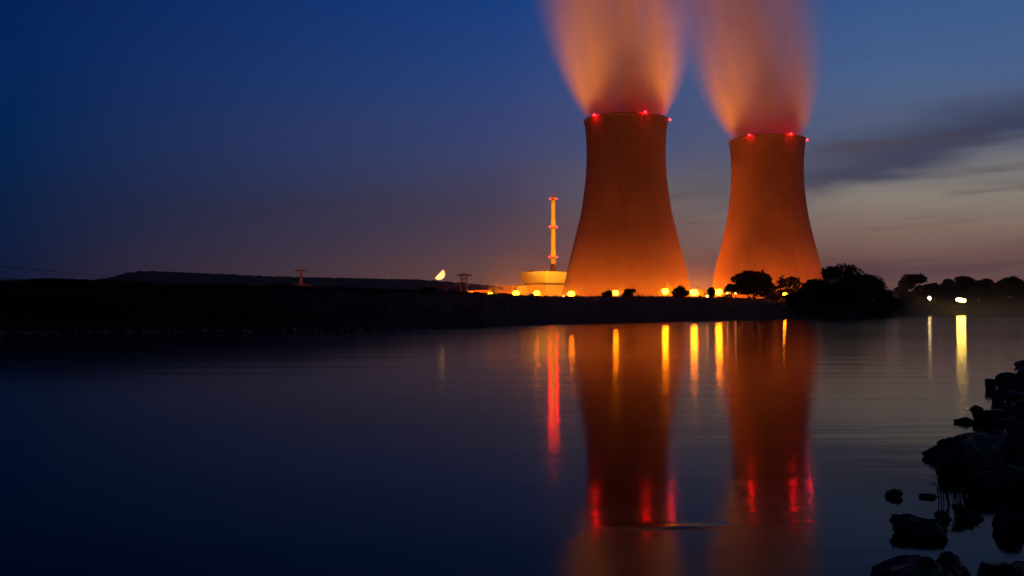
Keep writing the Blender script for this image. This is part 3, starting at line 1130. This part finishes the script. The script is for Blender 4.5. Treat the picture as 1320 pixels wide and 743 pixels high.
for a in ((1169, 702, 775, 150, 1, 'large rock at the bottom edge with a sloping left side', .8, -6),
          (1222, 711, 765, 64, 2, 'squarish block joined to the right side of the large bottom rock', .8, 0),
          (1302, 697, 770, 112, 3, 'large dark rock filling the bottom right corner', .9, 5),
          (1181, 662, 693, 72, 4, 'low jagged rock lying alone in the shallow water above the bottom rocks', .6, 17),
          (1211, 656, 671, 26, 5, 'small rock wedged between the jagged rock and its right neighbour', .7, 0),
          (1242, 650, 671, 44, 6, 'flat topped rock right of the jagged rock, below the reeds', .6, 0),
          (1293, 647, 687, 54, 7, 'upright block above the bottom right corner', .8, 0),
          (1330, 640, 690, 40, 8, 'rock at the right edge beside the upright block', .8, 0),
          (1150.5, 630.5, 642, 25, 9, 'small rounded rock farthest out in the water', .6, 5),
          (1192, 633, 643, 34, 10, 'small flat rock in the water left of the reeds', .5, 0),
          (1262, 551, 592, 130, 11, 'long slab on top of the main pile of boulders', .6, 4),
          (1203, 574, 592, 40, 12, 'pointed rock at the left tip of the main boulder pile', .7, 0),
          (1248, 565, 606, 100, 13, 'broad dark boulder in the middle of the main pile', .5, 3),
          (1291, 590, 642, 100, 14, 'big boulder at the lower right of the main pile', .6, -3),
          (1325, 545, 600, 90, 15, 'boulder at the right edge in the main pile', .7, 0),
          (1318, 600, 650, 70, 16, 'boulder at the right edge below the main pile', .6, 0),
          (1244, 536.5, 546, 32, 17, 'small flat rock in the water left of the second pile', .6, 0),
          (1256.5, 521, 529.5, 21, 18, 'little rock leaning at the tip of the second pile', .7, 10),
          (1290, 519, 548, 76, 19, 'wide pointed boulder of the second pile', .7, -6),
          (1325, 515, 552, 60, 20, 'boulder at the right edge in the second pile', .8, 0),
          (1275.5, 488, 503, 19, 21, 'leaning pointed rock at the outer tip of the far pile', .8, -12),
          (1284, 502, 518.5, 26, 22, 'squat rock below the leaning rock of the far pile', .8, 8),
          (1303, 480, 494, 40, 23, 'highest flat slab of the far rock pile at the right edge', .8, 3),
          (1306, 490, 506, 46, 24, 'middle slab of the far rock pile at the right edge', .8, 0),
          (1310, 503, 522, 44, 25, 'lowest slab of the far rock pile at the right edge', .8, 3),
          (1330, 478, 500, 50, 26, 'rock behind the far pile cut by the right edge', .8, 0)):
    rock(a[0], a[1], a[2], a[3], a[4] + 100, a[5], a[6], a[7])

# smaller stones packed between the boulders
sp = [rock_mesh(700 + k, (1.0, .8, .55), sub=3) for k in range(6)]
for me in sp:
    me.materials.append(M['rock'])
rnd = random.Random(31)
for i in range(200):
    k = rnd.uniform(0, len(SH) - 2.01)
    a, b = SH[int(k)], SH[int(k) + 1]
    f = k - int(k)
    x, y = a[0] + (b[0] - a[0]) * f, a[1] + (b[1] - a[1]) * f
    if y < 6.2 or y > 42:
        continue
    s1 = abs(rnd.gauss(.3, 1.8)) + .1
    sz_ = rnd.uniform(.14, .42) * (1 + y / 40)
    o = bpy.data.objects.new('shore_stone', sp[i % 6])
    col.objects.link(o)
    o.location = (x + s1 * .9, y - s1 * .45, .06 + s1 * .09 + rnd.uniform(-.03, .06))
    o.scale = (sz_ * rnd.uniform(.9, 1.5), sz_, sz_ * rnd.uniform(.6, 1))
    o.rotation_euler = (rnd.uniform(-.35, .35), rnd.uniform(-.35, .35), rnd.uniform(0, 6))
    tag(o, 'small dark stone packed between the boulders of the near shore', 'stone', 'small stones between the near boulders')

# riprap along the far waterline
protos = [rock_mesh(500 + k, (1.1, .9, .7), sub=2, planes=11) for k in range(5)]
for me in protos:
    me.materials.append(M['stone'])
rnd = random.Random(5)
for i in range(170):
    px = rnd.uniform(-40, 640)
    d, off, zc = bank(px)
    o = bpy.data.objects.new('riprap_stone', protos[i % 5])
    col.objects.link(o)
    Y = d + rnd.uniform(-.6, .8)
    sc_ = rnd.uniform(.4, 1.0)
    o.location = ((px - CX) / F * Y, Y, rnd.uniform(.0, .2))
    o.scale = (sc_ * rnd.uniform(.8, 1.4), sc_, sc_ * .8)
    o.rotation_euler = (rnd.uniform(-.3, .3), rnd.uniform(-.3, .3), rnd.uniform(0, 6))
    tag(o, 'small pale stone in the line of stones along the far waterline', 'stone', 'stones along the far waterline')

# ------------------------------------------------------------------ reeds among the boulders
def reeds(px, py, n, hgt, spread, seed, label):
    rnd = random.Random(seed)
    Y = wdist(py)
    t = empty('reed_clump', ((px - CX) / F * Y, Y, 0), label, 'reeds', 'reeds by the boulders')
    for i in range(n):
        x, y = rnd.gauss(0, spread), rnd.gauss(0, spread * .6)
        h = hgt * rnd.uniform(.5, 1.05)
        lx, ly = rnd.choice((-1, -1, 1)) * rnd.uniform(.15, .6) * h, rnd.uniform(-.1, .1) * h
        q = MB()
        q.tube([(x, y, -.05), (x + lx * .25, y + ly * .3, h * .45), (x + lx * .55, y + ly * .7, h * .8), (x + lx * 1.3, y + ly, h * (.95 if i % 3 else .72))], [.006, .006, .004, .002], 4)
        if i % 3 == 0:
            q.tube([(x + lx * .4, y, h * .62), (x + lx * .4 + .05, y, h * .8)], [.004, .0015], 4)
        q.build('stem', M['bark'], t)
    return t


reeds(1216, 648, 4, .42, .035, 1, 'sparse bent reeds standing alone in the water left of the pile')
reeds(1236, 652, 14, .36, .06, 2, 'dense drooping reeds under the main boulder pile')
reeds(1250, 646, 8, .3, .05, 3, 'short reeds right of the dense drooping reeds')

# ------------------------------------------------------------------ landing stage and lights on the far right bank
YJ = 505
# landing stage with railing
a, b = at(1176, 404, YJ), at(1204, 404, YJ)
t = empty('landing_stage', ((a.x + b.x) / 2, YJ, 0), 'low timber landing stage with thin railing left of the white lamp post', 'jetty')
Lj = b.x - a.x
MB().box((0, 0, 1.0), (Lj, 3, .25)).build('deck', M['wood'], t)
for k in range(5):
    MB().tube([(-Lj / 2 + Lj * k / 4, -1.3, -1), (-Lj / 2 + Lj * k / 4, -1.3, .88)], .14, 6).build('pile', M['wood'], t)
rail = MB()
for k in range(7):
    rail.tube([(-Lj / 2 + Lj * k / 6, -1.4, 1.12), (-Lj / 2 + Lj * k / 6, -1.4, 2.6)], .05, 4)
rail.tube([(-Lj / 2, -1.4, 2.6), (Lj / 2, -1.4, 2.6)], .06, 4)
rail.tube([(-Lj / 2, -1.4, 1.9), (Lj / 2, -1.4, 1.9)], .05, 4)
rail.build('railing', M['steel'], t)

# lamp post
p = at(1198.3, 386, YJ - 2)
t = empty('lamp_post', (p.x, YJ - 2, 0), 'tall white lamp post with a small pale bulb at the landing stage', 'lamp')
MB().tube([(0, 0, -1), (0, 0, p.z - 2.0), (-.2, 0, p.z - .6)], [.42, .36, .3], 8).build('pole', M['stack'], t)
MB().ball((-.1, 0, p.z + .3), .85, 12, 8, (1, 1, 1.5)).build('lamp_head', M['white_bulb'], t, smooth=True)
MB().lathe([(.7, p.z + 1.5), (.5, p.z + 1.8), (.1, p.z + 1.95)], 10).build('lamp_cap', M['darksteel'], t)

# flood gantry
p = at(1238, 387, YJ - 1)
t = empty('flood_gantry', (p.x, YJ - 1, 0), 'bright yellow white floodlight on a small gantry platform at the water', 'floodlight')
zd = at(1236, 395.2, YJ).z
MB().box((-.6, 0, zd), (5.4, 2.4, .35)).build('platform', M['steel'], t)
for k, x in enumerate((-2.9, 1.8)):
    MB().tube([(x, 0, -1), (x, 0, zd - .18)], .2, 6).build('leg', M['steel'], t)
MB().tube([(0, .6, zd + .2), (0, .6, p.z)], .15, 6).build('mast', M['steel'], t)
hd = MB().box((0, 0, 0), (4.8, .5, 1.5)).build('housing', M['darksteel'], t, loc=(.2, .35, p.z))
hd.rotation_euler = (0, R(8), 0)
for x in (-1.5, 0, 1.5):
    q = MB().ball((x, -.6, 0), 1.0, 12, 8, (1, .5, .95)).build('lamp_glass', M['flood'], hd, smooth=True)

# ------------------------------------------------------------------ dusk haze
hz = bpy.data.materials.new('dusk_haze')
hz.use_nodes = True
tt = NT(hz.node_tree)
pv = tt.n('ShaderNodeVolumePrincipled')
pv.inputs['Color'].default_value = (.85, .88, .92, 1)
pv.inputs['Density'].default_value = .00006
pv.inputs['Anisotropy'].default_value = .3
out = tt.n('ShaderNodeOutputMaterial')
tt.put(out.inputs[1], pv.outputs[0])
gm = bpy.data.materials.new('lamp_halo_mist')  # mist added around the road lamps to give them halos
gm.use_nodes = True
tt = NT(gm.node_tree)
pv = tt.n('ShaderNodeVolumePrincipled')
pv.inputs['Color'].default_value = (.95, .95, .95, 1)
tcn = tt.n('ShaderNodeTexCoord')
s_ = tt.n('ShaderNodeSeparateXYZ')
tt.put(s_.inputs[0], tcn.outputs['Object'])
gx_ = tt.m('MULTIPLY', tt.rng(s_.outputs[0], -100, -55, smooth=True), tt.rng(s_.outputs[0], 110, 150, 1, 0, smooth=True))
gy_ = tt.rng(tt.m('ABSOLUTE', s_.outputs[1]), 0, 24, 1, 0, smooth=True)
gz_ = tt.m('EXPONENT', tt.m('DIVIDE', tt.m('MAXIMUM', s_.outputs[2], 0.0), -13.0))
gz_ = tt.m('MULTIPLY', gz_, tt.rng(s_.outputs[2], 25, 44, 1, 0, smooth=True))
tt.put(pv.inputs['Density'], tt.m('MULTIPLY', tt.m('MULTIPLY', gx_, gy_), tt.m('MULTIPLY', gz_, .026)))
gm.cycles.volume_step_rate = .25
out = tt.n('ShaderNodeOutputMaterial')
tt.put(out.inputs[1], pv.outputs[0])
tag(MB().box((0, 0, 20), (300, 50, 50)).build('lamp_halo_mist', gm, loc=(70, 520, 9)), 'added low mist that gives the works road lamps their halos', 'mist', kind='stuff')
rm2 = gm.copy()
rm2.name = 'river_mist'
nt2 = rm2.node_tree
for nd in list(nt2.nodes):
    nt2.nodes.remove(nd)
tt = NT(nt2)
pv = tt.n('ShaderNodeVolumePrincipled')
pv.inputs['Color'].default_value = (.95, .95, .95, 1)
tcn = tt.n('ShaderNodeTexCoord')
s_ = tt.n('ShaderNodeSeparateXYZ')
tt.put(s_.inputs[0], tcn.outputs['Object'])
gx_ = tt.m('MULTIPLY', tt.rng(s_.outputs[0], -95, -30, smooth=True), tt.rng(s_.outputs[0], 30, 95, 1, 0, smooth=True))
gy_ = tt.rng(tt.m('ABSOLUTE', s_.outputs[1]), 10, 40, 1, 0, smooth=True)
gz_ = tt.m('EXPONENT', tt.m('DIVIDE', tt.m('MAXIMUM', s_.outputs[2], 0.0), -3.5))
tt.put(pv.inputs['Density'], tt.m('MULTIPLY', tt.m('MULTIPLY', gx_, gy_), tt.m('MULTIPLY', gz_, .035)))
out = tt.n('ShaderNodeOutputMaterial')
tt.put(out.inputs[1], pv.outputs[0])
tag(MB().box((0, 0, 8.05), (200, 84, 15.9)).build('river_mist', rm2, loc=(225, 462, 0)), 'thin pale mist lying on the water before the landing stage', 'mist', kind='stuff')
if True:
    hb = MB().box((0, 2200, 250), (9400, 5200, 512)).build('haze', hz)
    tag(hb, 'thin evening haze over the river and the works', 'haze', kind='stuff')
